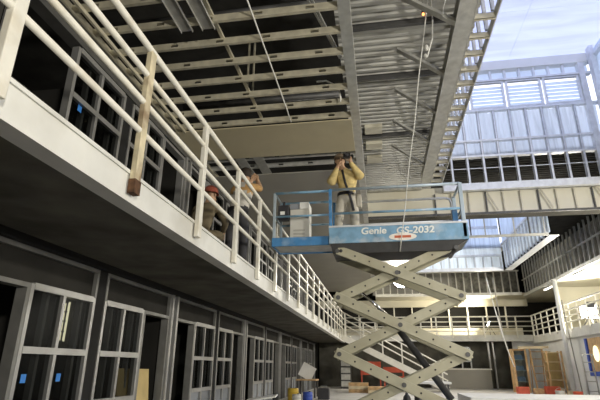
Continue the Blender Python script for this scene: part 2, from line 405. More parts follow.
# dark runs of pipe and truss above the joists
for i,(y,z) in enumerate(((3.4,4.5),(5.0,4.62),(6.9,4.4))):
    b=MB(); b.tube([(-3.3,y,z),(-.5,y,z)],.06,10); tag(b.build('overhead_pipe','steel_dark'),'dark pipe in the void above the joists, %s from the front'%ORD[i],'pipe','pipes above the joists')

# ------------------------------------------------------------------ right side of the left bay: edge beam + ladder soffit of the light shaft
ZR=4.3
eb=MB(); eb.box(1.18,1.395,-3,11.2,ZR,ZR+.012); eb.box(1.18,1.395,-3,11.2,ZR+.19,ZR+.2); eb.box(1.255,1.275,-3,11.2,ZR+.012,ZR+.19)
tag(eb.build('edge_beam','galv'),'long steel beam running back beside the ladder framing of the light shaft','beam')
lf=thing('ladder_frame','ladder shaped stud framing along the left edge of the bright light shaft','stud framing',(1.5,4,ZR))
B(1.40,1.415,-3,11.2,ZR,ZR+.09).build('inner_track','galv',lf)
B(1.685,1.70,-3,11.2,ZR,ZR+.14).build('outer_track','galv_blue',lf)
rng=[4.86+.386*k for k in range(-6,17)]
for y in rng:
    b=MB(); b.box(1.415,1.685,y,y+.041,ZR,ZR+.006); b.box(1.415,1.685,y,y+.006,ZR,ZR+.09); b.box(1.415,1.685,y,y+.041,ZR+.084,ZR+.09)
    b.build('rung','galv_warm',lf)
for y in rng:
    B(1.65,1.70,y+.02,y+.055,ZR+.14,5.0).build('upright_stud','galv',lf)
for i,y in enumerate((4.2,5.4,6.6,7.8,9.0,10.2)):
    lab='diagonal kicker brace from the edge beam up to the corrugated deck, %s from the front'%ORD[i]
    b=MB(); b.bar((1.22,y,ZR+.10),(.50,y,4.97),.045,.10,(0,1,0)); b.bar((1.22,y+.03,ZR+.13),(.50,y+.03,5.0),.006,.10,(0,1,0))
    tag(b.build('kicker_brace','galv',bevel=.004),lab,'brace','kicker braces under the deck')
for i,y in enumerate((5.95,7.32,9.6)):
    b=MB(); b.box(-.42,1.5,y-.03,y+.03,4.90,4.91); b.box(-.42,1.5,y-.03,y+.03,4.985,4.995); b.box(-.42,1.5,y-.008,y+.008,4.91,4.985)
    tag(b.build('roof_purlin','steel_dark'),'dark steel purlin under the corrugated deck, %s from the front'%ORD[i],'purlin','purlins under the deck')
for i,(y,z) in enumerate(((9.15,4.92),(9.95,4.92),(10.75,4.92))):
    b=MB(); b.box(-.12,.26,y,y+.32,z,z+.008); b.box(-.12,.26,y,y+.008,z+.008,z+.08); b.box(-.12,.26,y+.312,y+.32,z+.008,z+.08)
    tag(b.build('pale_channel','cream'),'short pale channel under the deck beside the man\'s head, %s from the front'%ORD[i],'channel','pale channels under the deck')
# rope-like cables
def sag(p,q,s,n=12,wob=0):
    p=Vector(p);q=Vector(q); out=[]
    for i in range(n+1):
        t=i/n; v=p.lerp(q,t); v.z-=s*4*t*(1-t); v.x+=wob*math.sin(t*17)*(t*(1-t))*2; out.append(v)
    return out
tag(MB().tube(sag((.90,5.5,4.97),(.37,7.36,1.72),.0,16,.015),.0075,6).build('hanging_cable','wire'),'white cable hanging from the deck past the front of the lift platform','cable')
b=MB(); b.tube([(.94,5.5,4.97),(.94,5.55,4.6),(.92,5.62,4.35),(.87,5.72,4.22),(.84,5.72,4.12)],.010,6)
b.ell((.855,5.78,4.33),(.03,.03,.05)); b.ell((.835,5.82,4.22),(.025,.025,.04))
tag(b.build('knotted_cord','wire'),'short white cord with knots beside the long hanging cable','cord')
tag(MB().tube([(1.06,5.3,4.98),(1.05,5.3,4.86),(1.10,5.32,4.74),(1.06,5.34,4.62),(1.05,5.36,4.50),(1.16,5.4,4.44)],.009,6).build('loose_wire','wire'),'loose kinked white wire dropping onto the nearest kicker brace','wire')
lb=thing('hanging_bulb','small orange bulb glowing under the corrugated deck','lamp',(.83,5.6,4.72))
MB().tube([(.83,5.6,4.98),(.83,5.6,4.80)],.02,8).build('lamp_holder','darkp',lb)
MB().ell((.83,5.6,4.775),(.018,.018,.025)).build('bulb','bulb',lb)

# ------------------------------------------------------------------ first light shaft
YW=11.2
def cstud_z(b,x,y,z0,z1,w=.041,d=.09):
    b.box(x,x+w,y,y+.008,z0,z1); b.box(x,x+.008,y,y+d,z0,z1); b.box(x+w-.008,x+w,y,y+d,z0,z1)
sw=thing('shaft_stud_wall','bright stud wall framing the far side of the near light shaft','stud wall',(3.6,YW,4.06))
b=MB(); b.box(1.72,7.2,YW-.02,YW+.10,4.29-.19,4.28); b.build('bottom_track','galv_blue',sw)
xs=[1.95+.388*k for k in range(0,10)]
for x in xs:
    b=MB(); cstud_z(b,x,YW,4.28,6.26,.06); b.build('stud','galv_blue',sw)
for x in [5.83+.388*k for k in range(0,4)]:
    b=MB(); cstud_z(b,x,YW,4.28,4.98,.06); b.build('stud','galv_blue',sw)
for nm,z0,z1 in (('cross_track',4.97,5.02),('cross_track',5.40,5.45),('top_track',6.26,6.32)):
    b=MB(); b.box(SX0,SX1,YW-.02,YW+.1,z0,z1); b.build(nm,'galv_blue',sw)
B(SX0,SX1,YW-.005,YW+.0,4.66,4.675).build('tie_wire','galv_blue',sw)
# plastic sheeting behind the studs, softly folded
def folds(x0,x1,y,z0,z1,n=120,a=.025):
    b=MB(); vs=[];fs=[]
    for i in range(n+1):
        t=i/n; x=x0+(x1-x0)*t
        for z in (z0,z1): vs.append((x,y+a*math.sin(t*57+z)*math.sin(t*23)+a*.6*math.sin(t*131),z))
    for i in range(n): fs.append((2*i,2*i+2,2*i+3,2*i+1))
    return b.add(vs,fs,True)
tag(folds(SX0,SX1,YW+.16,5.0,6.3).build('plastic_sheeting','plastic'),'bluish white plastic sheeting backlit behind the studs of the light shaft','plastic sheet')
# louvre panels
xl=SX0+.06; n_=0
for i,(x0,x1) in enumerate(((1.76,2.58),(2.63,3.50),(3.55,4.42),(4.47,5.34))):
    w=thing('louvre_panel','white louvred panel high in the light shaft, %s from the left'%ORD[i],'louvre',((x0+x1)/2,YW,6.34),'louvred panels in the light shaft')
    b=MB(); b.box(x0,x0+.05,YW,YW+.08,6.34,7.12); b.box(x1-.05,x1,YW,YW+.08,6.34,7.12); b.box(x0+.05,x1-.05,YW,YW+.08,6.34,6.38); b.box(x0+.05,x1-.05,YW,YW+.08,7.08,7.12)
    b.build('frame','galv_blue',w)
    z=6.42
    while z<7.05:
        b=MB(); b.bar((x0+.05,YW+.05,z),(x1-.05,YW+.05,z),.075,.008,(0,.75,.66)); b.build('slat','frosted',w); z+=.105
ub=thing('shaft_header','bright header beam with blocking above the louvred panels','beam',(3.6,YW,7.14))
B(SX0,SX1,YW-.03,YW+.12,7.13,7.18).build('lower_track','galv_blue',ub)
B(SX0,SX1,YW-.05,YW+.14,7.46,7.72).build('header','white',ub)
for k in range(11):
    x=1.75+.36*k; B(x,x+.05,YW,YW+.1,7.18,7.46).build('blocking','galv_blue',ub)
B(SX0,SX1,YW+.14,YW+.145,7.18,7.46).build('infill_pane','frosted',ub)
B(5.36,5.50,YW-.04,YW+.1,4.28,7.46).build('end_post','galv_blue',ub)
# shaft side walls
struct('wall_shaft_left', B(SX0-.06,SX0-.03,-3,YW+.2,5.2,7.75).build('wall_shaft_left','white'))
rw=thing('shaft_side_wall','bluish framed side wall of the near light shaft at the right edge','stud wall',(SX1,6,5.0))
B(SX1+.10,SX1+.11,-3,YW+.2,4.98,7.75).build('sheeting','plastic',rw)
for k in range(18):
    y=YW-.25-.6*k; B(SX1,SX1+.09,y,y+.05,5.0,7.5).build('stud','galv_blue',rw)
for z in (5.0,6.26,7.46): B(SX1-.01,SX1+.095,-3,YW+.1,z,z+.06).build('track','galv_blue',rw)
B(SX1-.08,SX1+.02,YW-.32,YW-.14,4.28,7.75).build('corner_column','galv_blue',rw)
struct('wall_shaft_near', B(SX0,SX1,-3.05,-3,5.0,7.75).build('wall_shaft_near','white'))
def skylight(name,label,x0,x1,y0,y1,z,ny,nx):
    t=thing(name,label,'skylight',((x0+x1)/2,(y0+y1)/2,z))
    dx=(x1-x0)/nx; dy=(y1-y0)/ny
    for i in range(nx):
        for j in range(ny):
            B(x0+dx*i+.002,x0+dx*(i+1)-.002,y0+dy*j+.002,y0+dy*(j+1)-.002,z,z+.01).build('pane','skylight',t)
    for j in range(ny+1):
        y=y0+dy*j; B(x0,x1,y-.03,y+.03,z+.25,z+.33).build('purlin','galv_blue',t)
    return t
skylight('skylight','large bluish frosted skylight over the near light shaft',SX0-.1,SX1+.2,-3.05,YW+.2,7.76,7,2)
# ------------------------------------------------------------------ bulkhead between the two shafts
bh=thing('bulkhead','cream drywall bulkhead crossing behind the lift with dark studs in front','bulkhead',(4,11.4,3.55))
B(-.16,7.2,11.42,11.46,3.54,4.28).build('drywall_face','cream',bh)
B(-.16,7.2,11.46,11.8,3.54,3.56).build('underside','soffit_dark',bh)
B(-.16,7.2,11.36,11.42,3.53,3.58).build('edge_trim','steel_dark',bh)
for k in range(22):
    x=1.5+.405*k
    if x<7.1: B(x,x+.028,11.36,11.42,3.58,4.10).build('stud','steel_brace' if k%3 else 'steel_dark',bh)
for k in range(4):
    x=2.75+1.25*k; MB().bar((x,11.33,4.10),(x+.22,11.33,3.60),.02,.03).build('brace','steel_brace',bh)
b=MB(); b.box(-.16,1.2,11.24,11.34,4.22,4.30)
for k in range(7): b.box(-.10+.18*k,.0+.18*k,11.20,11.24,4.22,4.30)
tag(b.build('slotted_track','galv'),'short slotted track under the deck behind the hanging cable','channel')

# ------------------------------------------------------------------ second light shaft
S2=(1.70,5.45,15.4,21.2); Z2=4.0
far=thing('far_shaft_wall','bluish stud band on the far side of the second light shaft','stud wall',(3.4,S2[3],Z2))
B(1.64,5.40,S2[3]-.05,S2[3]+.1,Z2-.02,Z2+.12).build('bottom_track','galv_blue',far)
for k in range(11):
    x=1.72+.36*k; b=MB(); cstud_z(b,x,S2[3],Z2+.12,Z2+.62,.05); b.build('stud','galv_blue',far)
B(1.70,5.40,S2[3]-.03,S2[3]+.1,Z2+.62,Z2+.70).build('cross_track','galv_blue',far)
B(1.70,5.40,S2[3]-.03,S2[3]+.1,Z2+1.9,Z2+2.0).build('cross_track','galv_blue',far)
B(1.70,5.45,S2[3]+.12,S2[3]+.13,Z2+.1,7.5).build('sheeting','plastic',far)
sd=thing('second_shaft_side','bluish framed right side of the second light shaft','stud wall',(S2[1],17,Z2))
B(S2[1],S2[1]+.30,S2[2],S2[3]-.06,Z2-.02,Z2).build('soffit_strip','galv_blue',sd)
B(S2[1]+.04,S2[1]+.05,S2[2],S2[3]-.06,Z2+.1,7.5).build('sheeting','plastic',sd)
for k in range(14):
    y=S2[2]+.1+.40*k; B(S2[1]-.03,S2[1]+.03,y,y+.05,Z2,Z2+1.1).build('stud','galv_blue',sd)
B(S2[1]-.04,S2[1]+.04,S2[2],S2[3]-.06,Z2+1.1,Z2+1.18).build('cross_track','galv_blue',sd)
struct('wall_shaft_left', B(S2[0]-.05,S2[0],S2[2],S2[3],Z2,7.5).build('wall_shaft_left','white'))
struct('wall_shaft_near', B(S2[0],S2[1],S2[2]-.03,S2[2],5.2,7.5).build('wall_shaft_near','white'))
tb=thing('tie_beam','dark tie beam with hangers crossing the second light shaft','beam',(3.4,15.4,Z2))
B(1.62,5.40,15.30,15.38,Z2-.03,Z2+.04).build('lower_chord','galv',tb)
B(1.62,5.40,15.30,15.38,Z2+.75,Z2+.79).build('upper_chord','galv',tb)
for k in range(9):
    x=1.7+.45*k; B(x,x+.035,15.32,15.36,Z2+.04,Z2+.75).build('hanger','steel_dark' if k%2 else 'galv',tb)
skylight('skylight','smaller bright skylight over the second light shaft behind the lift',S2[0]-.1,S2[1]+.2,S2[2]-.05,S2[3]+.2,7.51,4,2)

# ------------------------------------------------------------------ far tier
YF=25.5
fbal=thing('balcony','far balcony with a white edge crossing the back of the hall','balcony',(2.8,26.5,1.25))
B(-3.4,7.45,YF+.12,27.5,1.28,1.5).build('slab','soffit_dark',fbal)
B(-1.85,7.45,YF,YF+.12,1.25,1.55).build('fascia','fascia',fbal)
railing('balcony_railing','white railing crossing the far balcony at the back of the hall',(-1.80,YF-.035),(1,0),13,.775,1.5,2.45,(2.45,2.2,1.97,1.74),'white_rail','white_rail',.1,.028,.07,.05,ext=(0,0))
# far upper wall behind the balcony with dark openings
fw=struct('wall_far', B(-3.4,7.6,27.6,27.7,1.5,2.05).build('wall_far','cream'))
for k in range(9):
    x=-1.2+1.0*k; tn+=1
    struct('trim_%d'%tn, B(x,x+.07,27.55,27.65,2.05,3.6).build('trim_%d'%tn,'white_rail'))
tn+=1; struct('trim_%d'%tn, B(-3.4,8,27.5,27.7,3.2,3.6).build('trim_%d'%tn,'cream'))
# soffit over the far tier and the stud wall standing on its edge
struct('ceiling', B(-.16,12,YF-.1,29,3.56,3.62).build('ceiling','cream'))
fs_=thing('far_stud_wall','white stud wall on the soffit edge above the far balcony','stud wall',(3.5,YF-.1,3.6))
B(-.15,7.2,YF-.15,YF+.0,3.50,3.64).build('bottom_track','white_rail',fs_)
for k in range(20):
    x=-.15+.38*k; b=MB(); cstud_z(b,x,YF-.1,3.64,4.75,.05); b.build('stud','white_rail',fs_)
B(-.15,7.2,YF-.12,YF+.0,4.72,4.78).build('top_track','white_rail',fs_)
B(3.9,7.2,YF+.35,YF+.37,3.64,5.0).build('backing_board','mottled',fs_); B(-.3,3.9,YF+.35,YF+.37,3.64,5.0).build('backing_board','gyp_grey',fs_)
# lower far wall
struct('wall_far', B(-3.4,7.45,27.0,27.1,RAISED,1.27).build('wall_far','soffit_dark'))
lww=thing('knee_wall','grey panelled low wall under the far balcony beside the ladders','wall',(4.2,25.9,RAISED))
B(2.4,5.35,25.9,26.0,RAISED,-.10).build('panel','gyp_grey',lww); B(2.35,5.4,25.85,26.05,-.10,-.04).build('cap','white_rail',lww)
w=struct('window_%d'%(wn+2),None,(4.0,26,.3))
b=MB()
for x in (3.5,4.02,4.45): b.box(x-.03,x+.03,25.9,26.0,-.04,1.0)
for z in (.3,.97): b.box(3.47,4.48,25.9,26.0,z-.03,z+.03)
b.box(5.32,5.4,25.9,26.0,-.04,1.25); b.box(5.55,5.62,25.9,26.0,RAISED,1.25)
b.build('window_frame','alu',w); B(3.5,4.45,25.96,25.965,0,.97).build('pane','glass',w)
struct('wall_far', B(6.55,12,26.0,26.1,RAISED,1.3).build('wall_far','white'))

# ------------------------------------------------------------------ stair from the far balcony
st=thing('stair','white open stair descending from the left balcony corner to the floor','stair',(.8,22.6,RAISED))
xa,za,xb,zb=-1.70,1.384,2.75,RAISED
for y in (22.0,23.2):
    MB().bar((xa,y,za-.12),(xb,y,zb+.1),.05,.26).build('stringer','white_rail',st)
nT=13
for k in range(nT):
    t=(k+.5)/nT; x=xa+(xb-xa)*t; z=za+(zb-za)*t
    B(x-.16,x+.16,22.03,23.17,z-.02,z+.02).build('tread','galv',st)
for k in range(6):
    t=(k+.15)/5.4; x=xa+(xb-xa)*t; z=za+(zb-za)*t
    B(x-.03,x+.03,21.96,22.02,z-.1,z+1.0).build('post','white_rail',st)
for h in (1.0,.72,.46):
    MB().tube([(xa,21.98,za+h),(xb,21.98,zb+h)],.028,8).build('handrail','white_rail',st)

# ------------------------------------------------------------------ right tier
XR=7.45
rb=thing('balcony','right balcony with pale edge above the white ground floor wall','balcony',(9,14,1.2))
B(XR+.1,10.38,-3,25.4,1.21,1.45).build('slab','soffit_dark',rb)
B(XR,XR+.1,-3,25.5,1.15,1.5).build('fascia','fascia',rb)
railing('balcony_railing','white railing along the right balcony in front of the bright lamp',(XR-.035,24.6),(0,-1),24,.85,1.5,2.45,(2.45,2.2,1.97,1.74),'white_rail','white_rail',.1,.026,.06,.045,ext=(.7,0))
struct('wall_right', B(XR+.12,XR+.25,-3,26,RAISED if 0 else FLOOR,1.2).build('wall_right','white'))
struct('wall_right', B(10.4,10.5,-3,26,1.45,3.42).build('wall_right','cream'))
struct('ceiling', B(7.3,11.5,-3,YF-.17,3.43,3.5).build('ceiling','cream'))
rs=thing('right_stud_wall','grey stud wall standing on the soffit edge along the right side','stud wall',(7.3,16,3.42))
B(7.24,7.34,-3,YF-.2,3.40,3.53).build('bottom_track','galv',rs)
for k in range(36):
    y=YF-.5-.41*k; B(7.26,7.32,y,y+.05,3.53,4.98).build('stud','galv',rs)
B(7.25,7.33,5,YF-.2,4.2,4.25).build('cross_track','galv',rs)
B(7.65,7.67,-3,YF-.2,3.52,4.98).build('backing_board','mottled',rs)
for i,y in enumerate((18.9,22.4)):
    t=thing('tube_light','glowing tube light along the right soffit edge, %s one'%('nearer' if i==0 else 'further'),'lamp',(7.48,y,3.40),'tube lights on the right soffit')
    B(7.43,7.53,y-.5,y+.5,3.37,3.43).build('housing','white',t); MB().tube([(7.48,y-.48,3.35),(7.48,y+.48,3.35)],.02,8).build('tube','tube',t)
# column
co=thing('steel_column','slim white column standing in front of the right balcony','column',(7.17,20.6,RAISED))
MB().tube([(7.17,20.6,RAISED+.03),(7.17,20.6,3.40)],.085,16).build('shaft','white',co); B(7.02,7.32,20.45,20.75,RAISED,RAISED+.03).build('base_plate','galv',co)
B(7.03,7.23,20.46,20.74,3.40,3.43).build('cap_plate','galv',co)
tag(MB().tube([(7.28,20.5,2.6),(7.30,20.4,1.2),(7.31,20.3,.1),(7.33,20.2,RAISED+.02)],.025,6).build('drop_cable','wire_dark'),'dark cable running down beside the slim white column','cable')

# ------------------------------------------------------------------ scissor lift
LX0,LX1=-.76,1.45; LY0,LY1=7.40,8.16
L=thing('scissor_lift','blue and cream scissor lift raised with a worker on its platform','scissor lift',(.35,7.78,FLOOR))
b=MB(); b.box(LX0,LX1,LY0,LY0+.04,1.90,2.17); b.box(LX0,LX1,LY1-.04,LY1,1.90,2.10); b.box(LX1-.04,LX1,LY0+.04,LY1-.04,1.90,2.10)
dk=b.build('toe_board','blue_worn',L,.006)
B(LX0,LX1,LY0-.006,LY0+.046,2.17,2.20).build('toe_rim','galv_blue',L)
B(LX0+.02,LX1-.04,LY0+.04,LY1-.04,1.90,1.94).build('deck','galv',L)
b=MB(); b.add([(LX0+.02,LY0+.02,1.90),(LX1-.02,LY0+.02,1.90),(LX1-.02,LY1-.02,1.90),(LX0+.02,LY1-.02,1.90),
   (LX0+.06,LY0+.05,1.74),(LX1-.30,LY0+.05,1.74),(LX1-.30,LY1-.05,1.74),(LX0+.06,LY1-.05,1.74)],
   [(0,1,2,3),(4,7,6,5),(0,4,5,1),(1,5,6,2),(2,6,7,3),(3,7,4,0)])
b.build('platform_frame','chassis',L)
def text_mesh(body,size,ext=.003,shear=0.0):
    cu=bpy.data.curves.new('t','FONT'); cu.body=body; cu.size=size; cu.extrude=ext; cu.shear=shear; cu.align_x='CENTER'; cu.align_y='CENTER'; cu.offset=.004
    o=bpy.data.objects.new('t',cu); C.objects.link(o); dg=bpy.context.evaluated_depsgraph_get()
    me=bpy.data.meshes.new_from_object(o.evaluated_get(dg)); vs=[v.co.copy() for v in me.vertices]; fs=[tuple(p.vertices) for p in me.polygons]
    bpy.data.objects.remove(o); bpy.data.curves.remove(cu); bpy.data.meshes.remove(me); return vs,fs
def front_text(b,body,size,cx,y,cz,shear=0.0,sx=1.0):
    vs,fs=text_mesh(body,size,.003,shear); b.add([(cx+v.x*sx,y-v.z,cz+v.y) for v in vs],fs)
for tx,cx,zz in (('Genie',-.03,2.085),('GS-2032',.63,2.075)):
    b=MB(); front_text(b,tx,.155,cx,LY0-.005,zz,.1,1.1)
    b.build('lettering','letter',L)['label']='white lettering on the blue side'
b=MB(); vs=[(.43,LY0-.006,1.975)]
n=28
for k in range(n): vs.append((.43+.22*math.cos(2*math.pi*k/n),LY0-.006,1.975+.062*math.sin(2*math.pi*k/n)))
b.add(vs,[(0,1+k,1+(k+1)%n) for k in range(n)])
b.add([(v[0],LY0+.001,v[2]) for v in vs[1:]],[tuple(range(n))])
dc=b.build('decal','decal_white',L); dc['label']='oval red and white decal'
b=MB(); b.box(.30,.56,LY0-.010,LY0-.006,1.955,1.995); b.build('decal_band','decal_red',dc)
# main guard rails
def post(b,x,y,z0,z1,w=.05): b.box(x-w/2,x+w/2,y-w/2,y+w/2,z0,z1)
for (x,y,m) in ((LX0+.03,LY0+.03,'blue'),(LX1-.05,LY0+.03,'greyblue'),(LX0+.03,LY1-.03,'blue'),(LX1-.05,LY1-.03,'greyblue')):
    b=MB(); post(b,x,y,1.94,2.86,.06 if m=='greyblue' else .05); b.build('guard_post',m,L,.005)
for y in (LY0+.03,):
    MB().tube([(LX0+.03,y,2.85),(LX1-.05,y,2.85)],.024,10).build('top_rail','greyblue',L)
    MB().tube([(LX0+.03,y,2.42),(LX1-.05,y,2.42)],.02,10).build('mid_rail','blue_worn',L)
y=LY1-.03
MB().tube([(LX0+.03,y,2.85),(LX1-.20,y,2.85),(LX1-.12,y,2.82),(LX1-.09,y,2.74),(LX1-.09,y,2.1)],.022,10).build('top_rail','galv_blue',L)
MB().tube([(LX0+.03,y,2.42),(LX1-.09,y,2.42)],.018,10).build('mid_rail','galv_blue',L)
B(LX1-.20,LX1-.12,LY0+.10,LY0+.16,2.15,2.42).build('gate_latch','blue',L)
for z in (2.85,2.42): MB().tube([(LX1-.05,LY0+.03,z),(LX1-.05,LY1-.03,z)],.02,8).build('end_rail','greyblue',L)
# extension deck
EX0=-1.74; EY0,EY1=7.47,8.09
b=MB(); b.box(EX0,LX0,EY0,EY0+.035,1.90,2.05); b.box(EX0,LX0,EY1-.035,EY1,1.90,2.05); b.box(EX0,EX0+.035,EY0+.035,EY1-.035,1.90,2.05)
b.build('extension_frame','blue',L,.005)
B(EX0+.035,LX0,EY0+.035,EY1-.035,1.92,1.95).build('extension_deck','galv',L)
for (x,y) in ((EX0+.03,EY0+.03),(EX0+.03,EY1-.03)):
    b=MB(); post(b,x,y,1.95,2.86,.045); b.build('guard_post','greyblue',L,.005)
for y in (EY0+.03,EY1-.03):
    MB().tube([(EX0+.03,y,2.86),(LX0,y,2.86)],.022,10).build('extension_rail','blue_worn',L)
    MB().tube([(EX0+.03,y,2.43),(LX0,y,2.43)],.018,10).build('extension_rail','blue_worn',L)
for z in (2.86,2.43): MB().tube([(EX0+.03,EY0+.03,z),(EX0+.03,EY1-.03,z)],.02,8).build('extension_rail','greyblue',L)
cb=B(EX0+.08,EX0+.26,EY0+.08,EY0+.24,2.40,2.66).build('control_box','darkp',L,.01)
B(EX0+.12,EX0+.20,EY0+.072,EY0+.08,2.48,2.54).build('indicator','letter',cb)
MB().tube([(EX0+.17,EY0+.16,2.66),(EX0+.17,EY0+.16,2.74)],[.015,.022],8).build('joystick','darkp',cb)
# scissor stack
PZ=[1.78,1.03,.18,-.67]; XA,XB=-.63,1.24
def arm(p,q,y,nm='scissor_arm'):
    p=Vector((p[0],y,p[1])); q=Vector((q[0],y,q[1])); d=(q-p).normalized()
    b=MB(); b.bar(p-d*.065,q+d*.065,.055,.15,(0,0,1)); o=b.build(nm,'arm',L,.008)
    ln=(q-p).length
    if y<7.6:
        for i in range(9):
            c=p+d*(ln*i/8); s=.028 if i in (0,4,8) else .014
            MB().lathe((c.x,y-.034,c.z),[(0,0),(s,0),(s,.012)],(0,1,0),10).build('bolt','chassis',o)
yo=(7.46,8.06); yi=(7.53,7.99)
for i in range(3):
    zt,zb_=PZ[i],PZ[i+1]
    xa_,xb_=(XA+.06,XB-.15) if i==0 else (XA,XB)
    for y in yo: arm((xa_,zt),(XB,zb_),y)
    for y in yi: arm((XA,zb_),(xb_,zt),y)
for i,z in enumerate(PZ):
    for x in (XA,XB):
        MB().tube([(x,7.42,z),(x,8.10,z)],.035,12).build('pivot_pin','steel_dark',L)
for i in range(3):
    MB().tube([((XA+XB)/2,7.42,(PZ[i]+PZ[i+1])/2),((XA+XB)/2,8.10,(PZ[i]+PZ[i+1])/2)],.035,12).build('pivot_pin','steel_dark',L)
MB().tube([(-.33,7.76,1.20),(.14,7.76,.77)],.024,12).build('cylinder_rod','chrome',L)
MB().tube([(.14,7.76,.77),(1.0,7.76,-.45)],.052,14).build('hydraulic_cylinder','chassis',L)
b=MB(); b.box(-.75,1.42,7.44,8.12,-1.36,-.78); b.build('chassis','blue',L,.02)
for (x,y) in ((-.5,7.42),(1.15,7.42),(-.5,8.14),(1.15,8.14)):
    MB().lathe((x,y-.06,FLOOR+.19),[(0,0),(.10,0),(.17,.005),(.19,.03),(.19,.09),(.17,.115),(.10,.12),(0,.12)],(0,1,0),24).build('wheel','rubber',L)
# cargo on the extension
ct=thing('carton','white carton standing on the extended end of the lift platform','box',(-1.30,7.80,1.95))
B(-1.46,-1.13,7.64,7.96,1.95,2.60).build('box_body','carton',ct,.006); B(-1.46,-1.31,7.62,7.97,2.60,2.70).build('flap','panel_blue',ct); B(-1.29,-1.13,7.62,7.97,2.60,2.72).build('flap','paper',ct)
b=MB()
for z in (2.08,2.14,2.2): b.box(-1.40,-1.2,7.634,7.639,z,z+.03)
b.build('printed_mark','carton_print',ct)
tag(B(-1.69,-1.50,7.64,7.90,1.952,2.02).build('tool_tray','paper',bevel=.01),'flat pale tray lying at the outer end of the lift platform','tray')
b=MB(); b.tube([(-1.06,7.7,1.985),(-.98,7.72,2.0),(-.86,7.7,1.985)],.035,10); tag(b.build('tool_roll','wire_dark'),'small grey tool roll lying between the carton and the guard post','tool')

# ------------------------------------------------------------------ people
def person(name,label,J,bones,mats,regions,loc):
    """J: joint -> (pos, radius); bones: list of (a,b,material index)"""
    me=bpy.data.meshes.new(name); idx={k:i for i,k in enumerate(J)}
    me.from_pydata([Vector(J[k][0]) for k in J],[(idx[a],idx[b]) for a,b,_ in bones],[])
    o=bpy.data.objects.new(name,me); C.objects.link(o)
    sk=o.modifiers.new('skin','SKIN'); sk.use_smooth_shade=True; sk.branch_smoothing=.6
    sub=o.modifiers.new('sub','SUBSURF'); sub.levels=2; sub.render_levels=2
    sv=me.skin_vertices[0].data
    for k,i in idx.items():
        r=J[k][1]; r=r if isinstance(r,tuple) else (r,r); sv[i].radius=r; sv[i].use_root=(i==0)
    dg=bpy.context.evaluated_depsgraph_get(); dg.update()
    m2=bpy.data.meshes.new_from_object(o.evaluated_get(dg)); bpy.data.objects.remove(o); bpy.data.meshes.remove(me)
    t=thing(name,label,'person',loc); W=Vector(loc)
    for x in mats: m2.materials.append(M[x])
    segs=[(Vector(J[a][0]),Vector(J[b][0]),mi) for a,b,mi in bones]
    bb=MB(); 
    for p in m2.polygons:
        c=p.center; best=None
        for a,b_,mi in segs:
            ab=b_-a; tt=max(0,min(1,(c-a).dot(ab)/ab.length_squared)); d=(a+ab*tt-c).length
            if best is None or d<best[0]: best=(d,mi)
        p.material_index=best[1]; p.use_smooth=True
    m2.transform(Matrix.Translation(-W))
    ob=bpy.data.objects.new('body',m2); C.objects.link(ob); ob.parent=t; ob['_w']=list(W)
    return t,ob
def hand(J,bones,pre,wrist,hd,side,mi,curl):
    """palm + four fingers + thumb; hd: hand direction, side: thumb direction, curl: bend direction"""
    w=Vector(J[wrist][0]); hd=Vector(hd).normalized(); side=Vector(side).normalized(); curl=Vector(curl).normalized()
    J[pre+'palm']=(w+hd*.05,(.034,.018)); bones.append((wrist,pre+'palm',mi))
    for i,(o,l) in enumerate(((.030,.070),(.010,.080),(-.010,.074),(-.030,.058))):
        a=w+hd*.09+side*o; b=a+hd*l*.5+curl*l*.15; c=b+hd*l*.25+curl*l*.45
        J[pre+'k%d'%i]=(a,.0095); J[pre+'m%d'%i]=(b,.0085); J[pre+'t%d'%i]=(c,.007)
        bones += [(pre+'palm',pre+'k%d'%i,mi),(pre+'k%d'%i,pre+'m%d'%i,mi),(pre+'m%d'%i,pre+'t%d'%i,mi)]
    a=w+hd*.035+side*.042; b=a+hd*.035+side*.02+curl*.02
    J[pre+'th0']=(a,.011); J[pre+'th1']=(b,.009); bones += [(pre+'palm',pre+'th0',mi),(pre+'th0',pre+'th1',mi)]
def face(parent,c,fwd,up,mats=('skin','hair')):
    """eyes, nose, mouth and ears on a head centred at c"""
    c=Vector(c); f=Vector(fwd).normalized(); u=Vector(up).normalized(); s=f.cross(u).normalized()
    b=MB(); b.tube([c+f*.092+u*.012,c+f*.118-u*.022],[.010,.016],8)
    b.tube([c+f*.096-u*.052-s*.022,c+f*.103-u*.052,c+f*.096-u*.052+s*.022],.007,6)
    for k in (-1,1): e=c+s*(k*.078)-u*.01; b.ell(e,(.014,.018,.030),10,6)
    b.build('facial_features',mats[0],parent)
    b=MB()
    for k in (-1,1): b.ell(c+f*.088+s*(k*.032)+u*.015,(.013,.010,.008),10,6)
    b.build('eye','hair',parent)
# --- man on the lift
bx,by,bz=-.47,7.80,1.94
def P(x,y,z): return (bx+x,by+y,bz+z)
J={}
J['pelvis']=(P(0,0,.90),(.165,.125)); J['waist']=(P(.005,.0,1.06),(.20,.15)); J['chest']=(P(0,-.01,1.27),(.215,.15)); J['neck0']=(P(-.04,-.01,1.42),(.085,.075))
J['neck']=(P(-.08,-.03,1.47),.058); J['jaw']=(P(-.10,-.06,1.53),(.07,.078)); J['skull']=(P(-.10,-.05,1.60),(.082,.095)); J['crown']=(P(-.10,-.045,1.665),(.06,.07))
J['shL']=(P(-.195,-.01,1.35),.102); J['elL']=(P(-.275,-.13,1.12),.088); J['wrL']=(P(-.145,-.22,1.37),.046)
J['shR']=(P(.185,-.01,1.36),.102); J['elR']=(P(.265,-.12,1.22),.085); J['wrR']=(P(.10,-.22,1.46),.045)
J['hipL']=(P(-.10,0,.84),.112); J['knL']=(P(-.15,-.03,.47),.083); J['anL']=(P(-.175,.0,.09),.06); J['toL']=(P(-.21,-.14,.045),.042)
